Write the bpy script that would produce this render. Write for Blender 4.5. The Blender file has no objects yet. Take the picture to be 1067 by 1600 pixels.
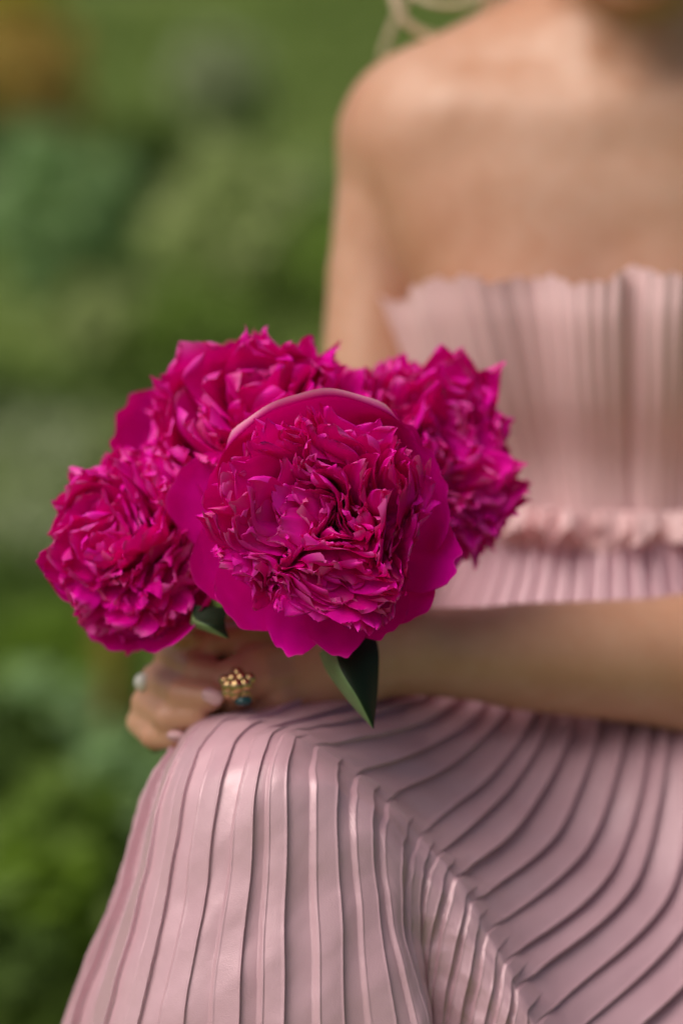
import bpy, math, random
import numpy as np
from mathutils import Vector, Matrix

# ------------------------------------------------------------------ camera, sky, sun, exposure
sc = bpy.context.scene
COL = sc.collection
W0, H0, LENS = 1067.0, 1600.0, 85.0
F = LENS / 36.0 * H0                     # focal length in photo pixels
CAM = np.array([0.0, 0.0, 0.90]); PITCH = math.radians(7.0)
FW = np.array([0, math.cos(PITCH), -math.sin(PITCH)])
UP = np.array([0, math.sin(PITCH), math.cos(PITCH)])
RT = np.array([1.0, 0, 0])
cam = bpy.data.objects.new('camera', bpy.data.cameras.new('camera'))
COL.objects.link(cam); sc.camera = cam
cam.location = CAM; cam.rotation_euler = (math.pi / 2 - PITCH, 0, 0)
cam.data.lens = LENS; cam.data.sensor_fit = 'VERTICAL'; cam.data.sensor_height = 36.0; cam.data.sensor_width = 24.0
cam.data.clip_start = 0.05; cam.data.clip_end = 300
cam.data.dof.use_dof = True; cam.data.dof.focus_distance = 1.205; cam.data.dof.aperture_fstop = 2.4
cam.data.dof.aperture_blades = 0

SUN_DIR = np.array([-0.46, -0.36, 0.81]); SUN_DIR /= np.linalg.norm(SUN_DIR)   # towards the sun
world = bpy.data.worlds.new('World'); sc.world = world; world.use_nodes = True
nt = world.node_tree; bg = nt.nodes['Background']
sky = nt.nodes.new('ShaderNodeTexSky'); sky.sky_type = 'NISHITA'; sky.sun_disc = False
sky.sun_elevation = math.asin(SUN_DIR[2]); sky.sun_rotation = math.atan2(SUN_DIR[0], SUN_DIR[1])
sky.air_density = 0.3; sky.dust_density = 5.0; sky.ozone_density = 0.1
nt.links.new(sky.outputs[0], bg.inputs[0]); bg.inputs[1].default_value = 0.088
sl = bpy.data.lights.new('sun', 'SUN'); sl.energy = 1.5; sl.angle = math.radians(50); sl.color = (1.0, 0.93, 0.83)
so = bpy.data.objects.new('sun', sl); COL.objects.link(so); so.location = (-3, -1, 6)
so.rotation_euler = Vector(SUN_DIR).to_track_quat('Z', 'Y').to_euler()
sc.view_settings.view_transform = 'Standard'; sc.view_settings.look = 'None'
sc.view_settings.gamma = 1.0; sc.view_settings.use_curve_mapping = False
sc.view_settings.exposure = 0.20
sc.render.engine = 'CYCLES'
sc.cycles.use_denoising = True
sc.cycles.max_bounces = 8; sc.cycles.transmission_bounces = 4; sc.cycles.diffuse_bounces = 5
sc.cycles.use_fast_gi = False

def P(px, py, d):
    """photo pixel at a depth along the view axis -> world point"""
    return CAM + RT * ((px - W0 / 2) / F * d) + UP * (-(py - H0 / 2) / F * d) + FW * d

rng = np.random.default_rng(11)

# ------------------------------------------------------------------ helpers
def link(o, parent=None):
    COL.objects.link(o)
    if parent is not None: o.parent = parent
    return o

def mesh_obj(name, verts, faces, mat, parent=None, smooth=True, origin=None, mats=None, fmat=None):
    verts = np.asarray(verts, dtype=np.float32)
    if origin is not None: verts = verts - np.asarray(origin, dtype=np.float32)
    me = bpy.data.meshes.new(name)
    if isinstance(faces, np.ndarray) and faces.ndim == 2:
        n, k = faces.shape
        me.vertices.add(len(verts)); me.vertices.foreach_set('co', verts.ravel())
        me.loops.add(n * k); me.loops.foreach_set('vertex_index', faces.astype(np.int32).ravel())
        me.polygons.add(n); me.polygons.foreach_set('loop_start', np.arange(0, n * k, k, dtype=np.int32))
        me.polygons.foreach_set('loop_total', np.full(n, k, dtype=np.int32))
        me.update(calc_edges=True)
    else:
        me.from_pydata([tuple(v) for v in verts], [], [tuple(f) for f in faces])
    if smooth: me.polygons.foreach_set('use_smooth', np.ones(len(me.polygons), dtype=bool))
    for m in (mats or [mat]): me.materials.append(m)
    if fmat is not None: me.polygons.foreach_set('material_index', np.asarray(fmat, dtype=np.int32))
    me.update()
    o = bpy.data.objects.new(name, me)
    if origin is not None: o.location = tuple(origin)
    return link(o, parent)

def grid_faces(nr, nc, wrap=False):
    r = np.arange(nr - 1)[:, None]; c = np.arange(nc if wrap else nc - 1)[None, :]
    c2 = (c + 1) % nc
    f = np.stack([r * nc + c, r * nc + c2, (r + 1) * nc + c2, (r + 1) * nc + c], -1)
    return f.reshape(-1, 4)

def empty(name, loc, label=None, cat=None, group=None):
    o = bpy.data.objects.new(name, None); o.location = tuple(loc); o.empty_display_size = 0.05
    link(o)
    tag(o, label, cat, group); return o

def tag(o, label=None, cat=None, group=None, kind=None):
    if label: o['label'] = label
    if cat: o['category'] = cat
    if group: o['group'] = group
    if kind: o['kind'] = kind
    return o

def sstep(a, b, x):
    t = np.clip((np.asarray(x, float) - a) / (b - a), 0, 1); return t * t * (3 - 2 * t)

def hermite(xs, ys, x):
    """non-uniform Catmull-Rom; xs (n,), ys (n,...) -> values at x"""
    xs = np.asarray(xs, float); ys = np.asarray(ys, float)
    n = len(xs); m = np.zeros_like(ys)
    h = np.diff(xs); sh = (slice(None),) + (None,) * (ys.ndim - 1)
    dl = np.diff(ys, axis=0) / h[sh]
    m[0] = dl[0]; m[-1] = dl[-1]
    w = h[:-1] / (h[:-1] + h[1:])
    m[1:-1] = dl[:-1] * (1 - w)[sh] + dl[1:] * w[sh]
    i = np.clip(np.searchsorted(xs, x, side='right') - 1, 0, n - 2)
    t = ((x - xs[i]) / h[i])[sh]; hh = h[i][sh]
    return (ys[i] * (2 * t**3 - 3 * t**2 + 1) + m[i] * hh * (t**3 - 2 * t**2 + t)
            + ys[i + 1] * (-2 * t**3 + 3 * t**2) + m[i + 1] * hh * (t**3 - t**2))

def tube(pts, rad, sides=10, caps=True):
    pts = np.asarray(pts, float); n = len(pts)
    rad = np.broadcast_to(np.asarray(rad, float), (n,))
    tg = np.gradient(pts, axis=0); tg /= np.linalg.norm(tg, axis=1)[:, None] + 1e-9
    ref = np.array([0, 0, 1.0]) if abs(tg[0][2]) < .9 else np.array([1.0, 0, 0])
    V = []
    a = np.cross(tg[0], ref); a /= np.linalg.norm(a)
    for i in range(n):
        a = a - tg[i] * np.dot(a, tg[i]); a /= np.linalg.norm(a)
        b = np.cross(tg[i], a)
        th = np.linspace(0, 2 * np.pi, sides, endpoint=False)
        V.append(pts[i] + rad[i] * (np.cos(th)[:, None] * a + np.sin(th)[:, None] * b))
    V = np.concatenate(V); Fc = [tuple(f) for f in grid_faces(n, sides, True)]
    if caps:
        Fc.append(tuple(range(sides))[::-1]); Fc.append(tuple(range((n - 1) * sides, n * sides)))
    return V, Fc

def uvsphere(c, r, nu=14, nv=9, sq=(1, 1, 1)):
    th = np.linspace(0, np.pi, nv); ph = np.linspace(0, 2 * np.pi, nu, endpoint=False)
    V = np.stack([np.sin(th)[:, None] * np.cos(ph), np.sin(th)[:, None] * np.sin(ph),
                  np.cos(th)[:, None] * np.ones(nu)], -1).reshape(-1, 3)
    return np.asarray(c) + V * r * np.asarray(sq), [tuple(f) for f in grid_faces(nv, nu, True)]

# ------------------------------------------------------------------ materials
def new_mat(name):
    m = bpy.data.materials.new(name); m.use_nodes = True
    return m, m.node_tree, m.node_tree.nodes['Principled BSDF']

def noise(n, scale, detail=3, coord='Object', rough=.55):
    tc = n.nodes.new('ShaderNodeTexCoord'); t = n.nodes.new('ShaderNodeTexNoise')
    t.inputs['Scale'].default_value = scale; t.inputs['Detail'].default_value = detail
    t.inputs['Roughness'].default_value = rough
    n.links.new(tc.outputs[coord], t.inputs['Vector']); return t

def ramp(n, src, stops):
    r = n.nodes.new('ShaderNodeValToRGB')
    while len(r.color_ramp.elements) < len(stops): r.color_ramp.elements.new(.5)
    for e, (p, c) in zip(r.color_ramp.elements, stops):
        e.position = p; e.color = (*c, 1)
    n.links.new(src, r.inputs[0]); return r.outputs[0]

def bump(n, b, src, strength, dist):
    k = n.nodes.new('ShaderNodeBump'); k.inputs['Strength'].default_value = strength
    k.inputs['Distance'].default_value = dist
    n.links.new(src, k.inputs['Height']); n.links.new(k.outputs[0], b.inputs['Normal'])

def mat_petal(name, c0, c1, trans):
    m, n, b = new_mat(name)
    oi = n.nodes.new('ShaderNodeObjectInfo')
    t = noise(n, 55, 4)
    mx = n.nodes.new('ShaderNodeMath'); mx.operation = 'MULTIPLY_ADD'
    n.links.new(oi.outputs['Random'], mx.inputs[0]); mx.inputs[1].default_value = .55
    n.links.new(t.outputs[0], mx.inputs[2])
    col = ramp(n, mx.outputs[0], [(.3, c0), (1.05, c1)])
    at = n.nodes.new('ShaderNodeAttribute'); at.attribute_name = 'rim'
    mr = n.nodes.new('ShaderNodeMix'); mr.data_type = 'RGBA'; mr.inputs[7].default_value = (1, .47, .66, 1)  # pale petal margin, also painting back-light and edge glints into the colour
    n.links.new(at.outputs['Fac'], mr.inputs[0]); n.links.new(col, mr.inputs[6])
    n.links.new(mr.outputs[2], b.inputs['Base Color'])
    b.inputs['Roughness'].default_value = .38
    b.inputs['Specular IOR Level'].default_value = .34
    b.inputs['Sheen Weight'].default_value = .0; b.inputs['Sheen Roughness'].default_value = .4
    b.inputs['Sheen Tint'].default_value = (1, .55, .85, 1)
    v = noise(n, 240, 2); bump(n, b, v.outputs[0], .22, .0006)
    tr = n.nodes.new('ShaderNodeBsdfTranslucent'); tr.inputs[0].default_value = (*trans, 1)
    ms = n.nodes.new('ShaderNodeMixShader'); ms.inputs[0].default_value = .24
    n.links.new(b.outputs[0], ms.inputs[1]); n.links.new(tr.outputs[0], ms.inputs[2])
    n.links.new(ms.outputs[0], n.nodes['Material Output'].inputs[0]); return m

M_PETAL = mat_petal('peony_petal', (.70, .0, .235), (.97, .005, .58), (1, .0, .28))
M_GUARD = mat_petal('peony_guard_petal', (.68, .0, .27), (.84, .001, .48), (1, .0, .30))

def mat_skin():
    m, n, b = new_mat('skin')
    t = noise(n, 7, 5); t2 = noise(n, 60, 4)
    ad = n.nodes.new('ShaderNodeMath'); ad.operation = 'MULTIPLY_ADD'
    n.links.new(t2.outputs[0], ad.inputs[0]); ad.inputs[1].default_value = .35; n.links.new(t.outputs[0], ad.inputs[2])
    col = ramp(n, ad.outputs[0], [(.42, (.54, .265, .158)), (.66, (.61, .335, .218)), (.90, (.68, .415, .30))])
    n.links.new(col, b.inputs['Base Color'])
    b.inputs['Roughness'].default_value = .42
    b.inputs['Specular IOR Level'].default_value = .55
    b.inputs['Subsurface Weight'].default_value = .22
    b.inputs['Subsurface Radius'].default_value = (.012, .005, .003)
    b.inputs['Subsurface Scale'].default_value = 1.0
    v = noise(n, 420, 3); bump(n, b, v.outputs[0], .25, .0006); return m
M_SKIN = mat_skin()

def mat_satin(name, c0, c1, rough, transl=0.0):
    m, n, b = new_mat(name)
    t = noise(n, 14, 4); col = ramp(n, t.outputs[0], [(.3, c0), (.7, c1)])
    n.links.new(col, b.inputs['Base Color'])
    b.inputs['Roughness'].default_value = rough
    b.inputs['Specular IOR Level'].default_value = .8
    b.inputs['Sheen Weight'].default_value = .25; b.inputs['Sheen Roughness'].default_value = .35
    b.inputs['Sheen Tint'].default_value = (1, .86, .92, 1)
    w = noise(n, 1500, 2); w2 = noise(n, 70, 3)
    ad = n.nodes.new('ShaderNodeMath'); ad.operation = 'MULTIPLY_ADD'
    n.links.new(w2.outputs[0], ad.inputs[0]); ad.inputs[1].default_value = 2.2
    n.links.new(w.outputs[0], ad.inputs[2])
    bump(n, b, ad.outputs[0], .25, .0006)
    if transl:
        tr = n.nodes.new('ShaderNodeBsdfTranslucent'); tr.inputs[0].default_value = (*c1, 1)
        ms = n.nodes.new('ShaderNodeMixShader'); ms.inputs[0].default_value = transl
        n.links.new(b.outputs[0], ms.inputs[1]); n.links.new(tr.outputs[0], ms.inputs[2])
        n.links.new(ms.outputs[0], n.nodes['Material Output'].inputs[0])
    return m
M_SKIRT = mat_satin('rose_satin', (.62, .375, .44), (.71, .455, .525), .35, .06)
M_SKIRT.node_tree.nodes['Principled BSDF'].inputs['Metallic'].default_value = .08
M_BODICE = mat_satin('rose_chiffon', (.84, .56, .57), (.90, .63, .645), .5, .12)

def mat_simple(name, c, rough=.5, metal=0.0, spec=.5):
    m, n, b = new_mat(name)
    t = noise(n, 60, 3)
    col = ramp(n, t.outputs[0], [(.3, tuple(x * .85 for x in c)), (.7, tuple(min(1, x * 1.12) for x in c))])
    n.links.new(col, b.inputs['Base Color'])
    b.inputs['Roughness'].default_value = rough; b.inputs['Metallic'].default_value = metal
    b.inputs['Specular IOR Level'].default_value = spec; return m
M_GOLD = mat_simple('gold', (.62, .43, .21), .27, 1.0)
M_SILVER = mat_simple('silver', (.8, .8, .78), .2, 1.0)
M_TEAL = mat_simple('teal_stone', (.015, .07, .08), .12)
M_PEARL = mat_simple('pearl', (.75, .76, .70), .2)
M_NAIL = mat_simple('nail_polish', (.60, .36, .38), .3)
M_STEM = mat_simple('stem_green', (.13, .20, .05), .5)
M_LEAFD = mat_simple('peony_leaf_top', (.010, .024, .010), .55, 0.0, .25)
M_LEAFL = mat_simple('peony_leaf_underside', (.17, .27, .11), .6)
M_HAIR = mat_simple('blonde_hair', (.78, .63, .46), .4)
M_EYE = mat_simple('eye_white', (.8, .8, .8), .1)
M_IRIS = mat_simple('iris', (.1, .16, .2), .1)
M_LIP = mat_simple('lip', (.55, .17, .17), .35)
M_BARK = mat_simple('bark', (.10, .07, .045), .9)

def mat_leaf(name, c0, c1, tr=.35):
    m, n, b = new_mat(name)
    t = noise(n, 6, 3); col = ramp(n, t.outputs[0], [(.35, c0), (.65, c1)])
    n.links.new(col, b.inputs['Base Color']); b.inputs['Roughness'].default_value = .5
    b.inputs['Specular IOR Level'].default_value = .3
    k = n.nodes.new('ShaderNodeBsdfTranslucent'); n.links.new(col, k.inputs[0])
    ms = n.nodes.new('ShaderNodeMixShader'); ms.inputs[0].default_value = tr
    n.links.new(b.outputs[0], ms.inputs[1]); n.links.new(k.outputs[0], ms.inputs[2])
    n.links.new(ms.outputs[0], n.nodes['Material Output'].inputs[0]); return m

# ------------------------------------------------------------------ ground and vegetation
def mat_ground():
    m, n, b = new_mat('lawn_soil')
    t = noise(n, 1.6, 6); col = ramp(n, t.outputs[0], [(.32, (.085, .125, .022)), (.5, (.13, .20, .032)), (.68, (.19, .245, .06))])
    n.links.new(col, b.inputs['Base Color']); b.inputs['Roughness'].default_value = .95
    v = noise(n, 30, 4); bump(n, b, v.outputs[0], .6, .03); return m
N = 220
gx = np.sign(np.linspace(-1, 1, N)) * np.abs(np.linspace(-1, 1, N)) ** 2.2 * 120
gy = np.sign(np.linspace(-1, 1, N)) * np.abs(np.linspace(-1, 1, N)) ** 2.2 * 120 + 5
X, Y = np.meshgrid(gx, gy)
def rise(x, y): return .165 * np.maximum(np.sqrt((np.minimum(y, 36.0) - 8.0) ** 2 + .8) + np.minimum(y, 36.0) - 8.0 - .06, 0) / 2 + .12 * np.sin(np.asarray(x) * .9 + 1) * sstep(8, 11, y)
Z = .02 * np.sin(X * 1.3 + .7) * np.cos(Y * 1.1) * sstep(1.5, 4, np.hypot(X, Y - 1.3)) - .005 + rise(X, Y)
g = mesh_obj('ground', np.stack([X, Y, Z], -1).reshape(-1, 3), grid_faces(N, N), mat_ground())
tag(g, kind='structure')

def blades(name, n, xr, yr, hr, wr, mat, label, cat, seed, clump=0.5, pw=1.3):
    r = np.random.default_rng(seed)
    x = r.uniform(*xr, n); y = yr[0] + (yr[1] - yr[0]) * r.random(n) ** pw
    dens = np.sin(x * 2.1 + 1.3 * np.sin(y * 1.7)) * np.cos(y * 1.9 + x)
    keep = (dens + r.normal(0, .5, n) > -clump) & ~((np.abs(x - .15) < .55) & (y < 2.15))
    x, y = x[keep], y[keep]; n = len(x)
    h = r.uniform(*hr, n) * (1 + .35 * dens[keep]); w = r.uniform(*wr, n)
    a = r.uniform(0, 2 * np.pi, n); lean = r.uniform(.1, .8, n) * h; la = r.uniform(0, 2 * np.pi, n)
    b0 = np.stack([x, y, rise(x, y) - .01], -1)
    sd = np.stack([np.cos(a), np.sin(a), np.zeros(n)], -1) * w[:, None]
    mid = b0 + np.stack([np.cos(la) * lean * .35, np.sin(la) * lean * .35, h * .6], -1)
    tip = b0 + np.stack([np.cos(la) * lean, np.sin(la) * lean, h], -1)
    V = np.stack([b0 - sd, b0 + sd, mid + sd * .8, mid - sd * .8, tip + sd * .12, tip - sd * .12], 1).reshape(-1, 3)
    i = (np.arange(n) * 6)[:, None]
    Fq = np.concatenate([i + np.array([[0, 1, 2, 3]]), i + np.array([[3, 2, 4, 5]])])
    o = mesh_obj(name, V, Fq, mat); tag(o, label, cat, kind='stuff'); return o

blades('lawn_grass', 60000, (-3.2, 3.2), (1.75, 9.5), (.04, .12), (.002, .005),
       mat_leaf('grass_blade', (.125, .20, .028), (.20, .30, .06), .45),
       'soft green lawn grass spreading behind the seated person', 'grass', 5)

blades('slope_grass', 26000, (-7, 7), (8.5, 30), (.06, .18), (.006, .014),
       mat_leaf('slope_grass_blade', (.10, .185, .025), (.19, .27, .06), .45),
       'longer sunlit grass on the rising slope beyond the lawn', 'grass', 6, .9, 1.0)

def leaf_cloud(r, n, cen, rad, size, hollow=.6, droop=0.0):
    d = r.normal(size=(n, 3)); d /= np.linalg.norm(d, axis=1)[:, None]
    lump = 1 + .22 * np.sin(d[:, 0] * 5 + cen[0] * 9) * np.cos(d[:, 2] * 4 + cen[1] * 5) + .12 * np.sin(d[:, 1] * 9 + cen[0])
    rr = (hollow + (1 - hollow) * r.random(n) ** .6) * lump
    c = np.asarray(cen) + d * rr[:, None] * np.asarray(rad)
    nn = r.normal(size=(n, 3)) * .55 + d * .6 + np.array([0, 0, .8]); nn /= np.linalg.norm(nn, axis=1)[:, None]
    a = np.cross(nn, r.normal(size=(n, 3))); a /= np.linalg.norm(a, axis=1)[:, None]
    b = np.cross(nn, a)
    L = r.uniform(.7, 1.3, n)[:, None] * size; Wd = L * .32
    V = np.stack([c - a * L * .5, c + b * Wd + nn * L * .06, c + a * L * .5, c - b * Wd + nn * L * .06], 1).reshape(-1, 3)
    i = (np.arange(n) * 4)[:, None]
    return V, i + np.array([[0, 1, 2, 3]])

def shrub(name, base, h, w, mat, n, size, label, cat='shrub', group=None, seed=0, lift=.52, stem=True):
    r = np.random.default_rng(seed)
    e = empty(name, base, label, cat, group)
    V, Fq = leaf_cloud(r, n, np.array([0, 0, h * lift]), np.array([w / 2, w / 2, h * .5]), size)
    V[:, 2] = np.maximum(V[:, 2], .004)
    mesh_obj('crown', V, Fq, mat, e, smooth=False)
    if stem:
        k = 5
        Vs, Fs = [], []
        for j in range(k):
            a = r.uniform(0, 6.28)
            pts = [np.array([math.cos(a) * .02, math.sin(a) * .02, -.03]),
                   np.array([math.cos(a) * w * .08, math.sin(a) * w * .08, h * .3]),
                   np.array([math.cos(a) * w * .22, math.sin(a) * w * .22, h * .65])]
            v, f = tube(pts, [.02 * h ** .5, .014 * h ** .5, .006 * h ** .5], 6)
            off = sum(len(q) for q in Vs); Vs.append(v); Fs += [tuple(i + off for i in q) for q in f]
        mesh_obj('stems', np.concatenate(Vs), Fs, M_BARK, e)
    return e

def ground_pt(px, py):
    d = RT * ((px - W0 / 2) / F) + UP * (-(py - H0 / 2) / F) + FW
    t = CAM[2] / -d[2]; q = CAM + d * t; q[2] = 0; return q
def at_y(px, y):
    d = RT * ((px - W0 / 2) / F) + FW
    return np.array([d[0] / d[1] * y, y, float(rise(d[0] / d[1] * y, y))])

ML = {
 'deep':   mat_leaf('leaf_deep_green', (0.085, 0.155, 0.025), (0.135, 0.22, 0.044), .45),
 'mid':    mat_leaf('leaf_mid_green', (0.19, 0.31, 0.045), (0.27, 0.41, 0.075), .45),
 'bright': mat_leaf('leaf_bright_green', (0.170, 0.300, 0.020), (0.240, 0.380, 0.040), .45),
 'blue':   mat_leaf('leaf_blue_green', (0.30, 0.48, 0.20), (0.41, 0.59, 0.28), .45),
 'grey':   mat_leaf('leaf_grey_green', (0.44, 0.54, 0.21), (0.55, 0.64, 0.29), .45),
 'olive':  mat_leaf('leaf_olive', (0.399, 0.490, 0.072), (0.544, 0.616, 0.128), .45),
 'ochre':  mat_leaf('leaf_ochre', (.54, .38, .10), (.64, .48, .14), .45),
 'yellow': mat_leaf('leaf_yellow_green', (0.50, 0.46, 0.05), (0.58, 0.54, 0.09), .45),
 'pale':   mat_leaf('leaf_pale', (0.42, 0.50, 0.27), (0.50, 0.57, 0.36), .45),
}
# backdrop of tall shrubs, then middle shrubs, positions by where their stems meet the ground
def slope_pt(px, py):
    d = RT * ((px - W0 / 2) / F) + UP * (-(py - H0 / 2) / F) + FW
    ts = np.linspace(2, 45, 4000); q = CAM + ts[:, None] * d
    k = np.argmax(q[:, 2] < rise(q[:, 0], q[:, 1])); p = q[k].copy(); p[2] = float(rise(p[0], p[1])); return p
tall = [(-620, 34.5, 4.2, 5, 'mid'), (-330, 36.0, 4.4, 5, 'olive'), (-40, 35.0, 4.1, 5, 'deep'), (240, 35.6, 4.4, 5, 'olive'),
        (500, 35.0, 4.3, 5, 'bright'), (780, 35.8, 4.4, 5, 'bright'), (1060, 35.2, 4.2, 5, 'mid'), (1350, 36, 4.3, 5, 'deep'),
        (1650, 35.4, 4.1, 5, 'mid')]
tlab = ['broad mid green shrub beside an olive shrub on top of the slope', 'olive shrub between a mid green and a dark green shrub on top of the slope',
        'dark green shrub between the two olive shrubs on top of the slope', 'olive shrub between a dark green and a bright green shrub on top of the slope',
        'bright green shrub next to the olive shrub on top of the slope', 'bright green shrub next to the mid green shrub on top of the slope',
        'mid green shrub between bright green and dark green shrubs on top of the slope', 'dark green shrub between the two mid green shrubs on top of the slope',
        'mid green shrub past the dark green one on top of the slope']
for i, (px, y, h, w, m) in enumerate(tall):
    shrub('tall_shrub', at_y(px, y), h, w, ML[m], 2200, .26, tlab[i], 'shrub', 'tall shrubs along the top of the slope', seed=40 + i)
midsh = [(45, 225, 190, 190, 'ochre', 900, 'ochre orange shrub on the grassy slope'),
         (-10, 70, 150, 230, 'yellow', 800, 'yellow green shrub above the ochre orange shrub'),
         (105, 470, 250, 240, 'blue', 1500, 'rounded blue green shrub at the foot of the slope'),
         (385, 500, 270, 250, 'grey', 1500, 'rounded grey green shrub at the foot of the slope'),
         (345, 200, 140, 140, 'pale', 700, 'pale leaved shrub higher up the slope'),
         (500, 470, 200, 140, 'blue', 1200, 'upright blue green shrub beyond the person\'s bare shoulder'),
         (-30, 330, 170, 130, 'deep', 1000, 'dark green shrub beside the rounded blue green shrub'),
         (228, 330, 130, 90, 'deep', 900, 'narrow dark green shrub between two paler shrubs'),
         (330, 250, 60, 120, 'deep', 700, 'low dark green shrub behind the rounded grey green shrub'),
         (640, 560, 300, 330, 'mid', 1500, 'mid green shrub straight behind the person'),
         (160, 570, 120, 150, 'grey', 900, 'small grey green shrub in front of the blue green shrub'),
         (330, 590, 140, 200, 'mid', 900, 'small mid green shrub in front of the rounded grey green shrub'),
         (20, 695, 105, 200, 'deep', 1200, 'low dark clump standing in for shade at the edge of the lawn under the blue green shrub'),  # these dark leaf clumps stand in for the shaded band under the shrubs
         (165, 690, 95, 200, 'deep', 1200, 'low dark clump standing in for shade at the lawn edge under the small grey green shrub'),
         (300, 690, 90, 170, 'deep', 1200, 'low dark clump standing in for shade at the lawn edge nearest the bouquet')]
for i, (px, py, hp, wp, m, n, lab) in enumerate(midsh):
    q = slope_pt(px, py); sc_ = q[1] / F
    shrub('border_shrub', q, hp * sc_, wp * sc_, ML[m], int(n * .62), 30 * sc_ + .02, lab, seed=80 + i)
low = [(60, 720, .30, .5, 'pale', 'pale leaved low plant at the edge of the lawn'),
       (190, 690, .26, .4, 'grey', 'grey green low plant in front of the dark border'),
       (50, 830, .20, .35, 'pale', 'low plant with pale leaf tips standing in the lawn'),
       (75, 1140, .16, .2, 'blue', 'small blue green leafy plant in the lawn'),
       (20, 960, .2, .32, 'deep', 'dark green leafy plant spreading low in the lawn'),
       (10, 1200, .17, .2, 'deep', 'small dark green weed in the near lawn'),
       (200, 1280, .17, .18, 'blue', 'small blue green weed beside the skirt hem line'),
       (110, 1330, .16, .16, 'mid', 'small mid green weed in the near lawn'),
       (60, 1470, .16, .16, 'bright', 'small bright green weed in the near lawn'),
       (120, 1080, .22, .26, 'bright', 'bright green leafy plant in the lawn behind the hands'),
       (20, 1060, .2, .25, 'mid', 'mid green leafy plant in the lawn'),
       (10, 1560, .12, .14, 'deep', 'tiny dark green weed by the skirt')]
for i, (px, py, h, w, m, lab) in enumerate(low):
    q = ground_pt(px, min(py + 60, 1600)); shrub('low_plant', q, h, w, ML[m], 420, .045, lab, 'plant', seed=130 + i, stem=False)
# a dry ochre stalk
q = at_y(160, 3.6); e = empty('dry_stalk', q, 'dry ochre plant stalk standing in the lawn below the bouquet', 'plant')
v, f = tube([(0, 0, -.02), (.01, 0, .25), (.03, .01, .50)], [.012, .010, .006], 8); mesh_obj('stem', v, f, ML['ochre'], e)
V, Fq = leaf_cloud(np.random.default_rng(3), 90, (.02, 0, .36), (.035, .035, .16), .05, .1)
tag(mesh_obj('seed_head', V, Fq, ML['ochre'], e, smooth=False), kind='stuff')

# ------------------------------------------------------------------ person: body as one distance field
def surface_nets(f, org, h):
    s = f < 0
    nx, ny, nz = f.shape
    acc = None
    cnt = np.zeros((nx - 1, ny - 1, nz - 1), np.uint8)
    for i in (0, 1):
        for j in (0, 1):
            for k in (0, 1):
                cnt += s[i:nx - 1 + i, j:ny - 1 + j, k:nz - 1 + k]
    act = (cnt > 0) & (cnt < 8)
    ci = np.argwhere(act); idx = -np.ones(act.shape, np.int32); idx[act] = np.arange(len(ci))
    pos = np.zeros((len(ci), 3)); num = np.zeros(len(ci))
    cor = [(i, j, k) for i in (0, 1) for j in (0, 1) for k in (0, 1)]
    val = {c: f[ci[:, 0] + c[0], ci[:, 1] + c[1], ci[:, 2] + c[2]] for c in cor}
    for a in cor:
        for ax in range(3):
            if a[ax] == 0:
                b = list(a); b[ax] = 1; b = tuple(b)
                va, vb = val[a], val[b]; m = (va < 0) != (vb < 0)
                t = np.where(m, va / np.where(m, va - vb, 1), 0)
                p = np.array(a, float)[None] + t[:, None] * (np.array(b) - np.array(a))[None]
                pos[m] += p[m]; num[m] += 1
    V = org + (ci + pos / num[:, None]) * h
    quads = []
    for ax in range(3):
        sl0 = [slice(None)] * 3; sl1 = [slice(None)] * 3
        sl0[ax] = slice(0, -1); sl1[ax] = slice(1, None)
        ch = s[tuple(sl0)] != s[tuple(sl1)]
        e = np.argwhere(ch); u, w = (ax + 1) % 3, (ax + 2) % 3
        ok = (e[:, u] > 0) & (e[:, w] > 0) & (e[:, u] < f.shape[u] - 1) & (e[:, w] < f.shape[w] - 1)
        e = e[ok]; neg = s[e[:, 0], e[:, 1], e[:, 2]]
        q = []
        for du, dw in ((-1, -1), (0, -1), (0, 0), (-1, 0)):
            c = e.copy(); c[:, u] += du; c[:, w] += dw
            q.append(idx[c[:, 0], c[:, 1], c[:, 2]])
        q = np.stack(q, 1); q[~neg] = q[~neg][:, ::-1]; quads.append(q)
    Q = np.concatenate(quads); Q = Q[(Q >= 0).all(1)]
    return V, Q

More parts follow.
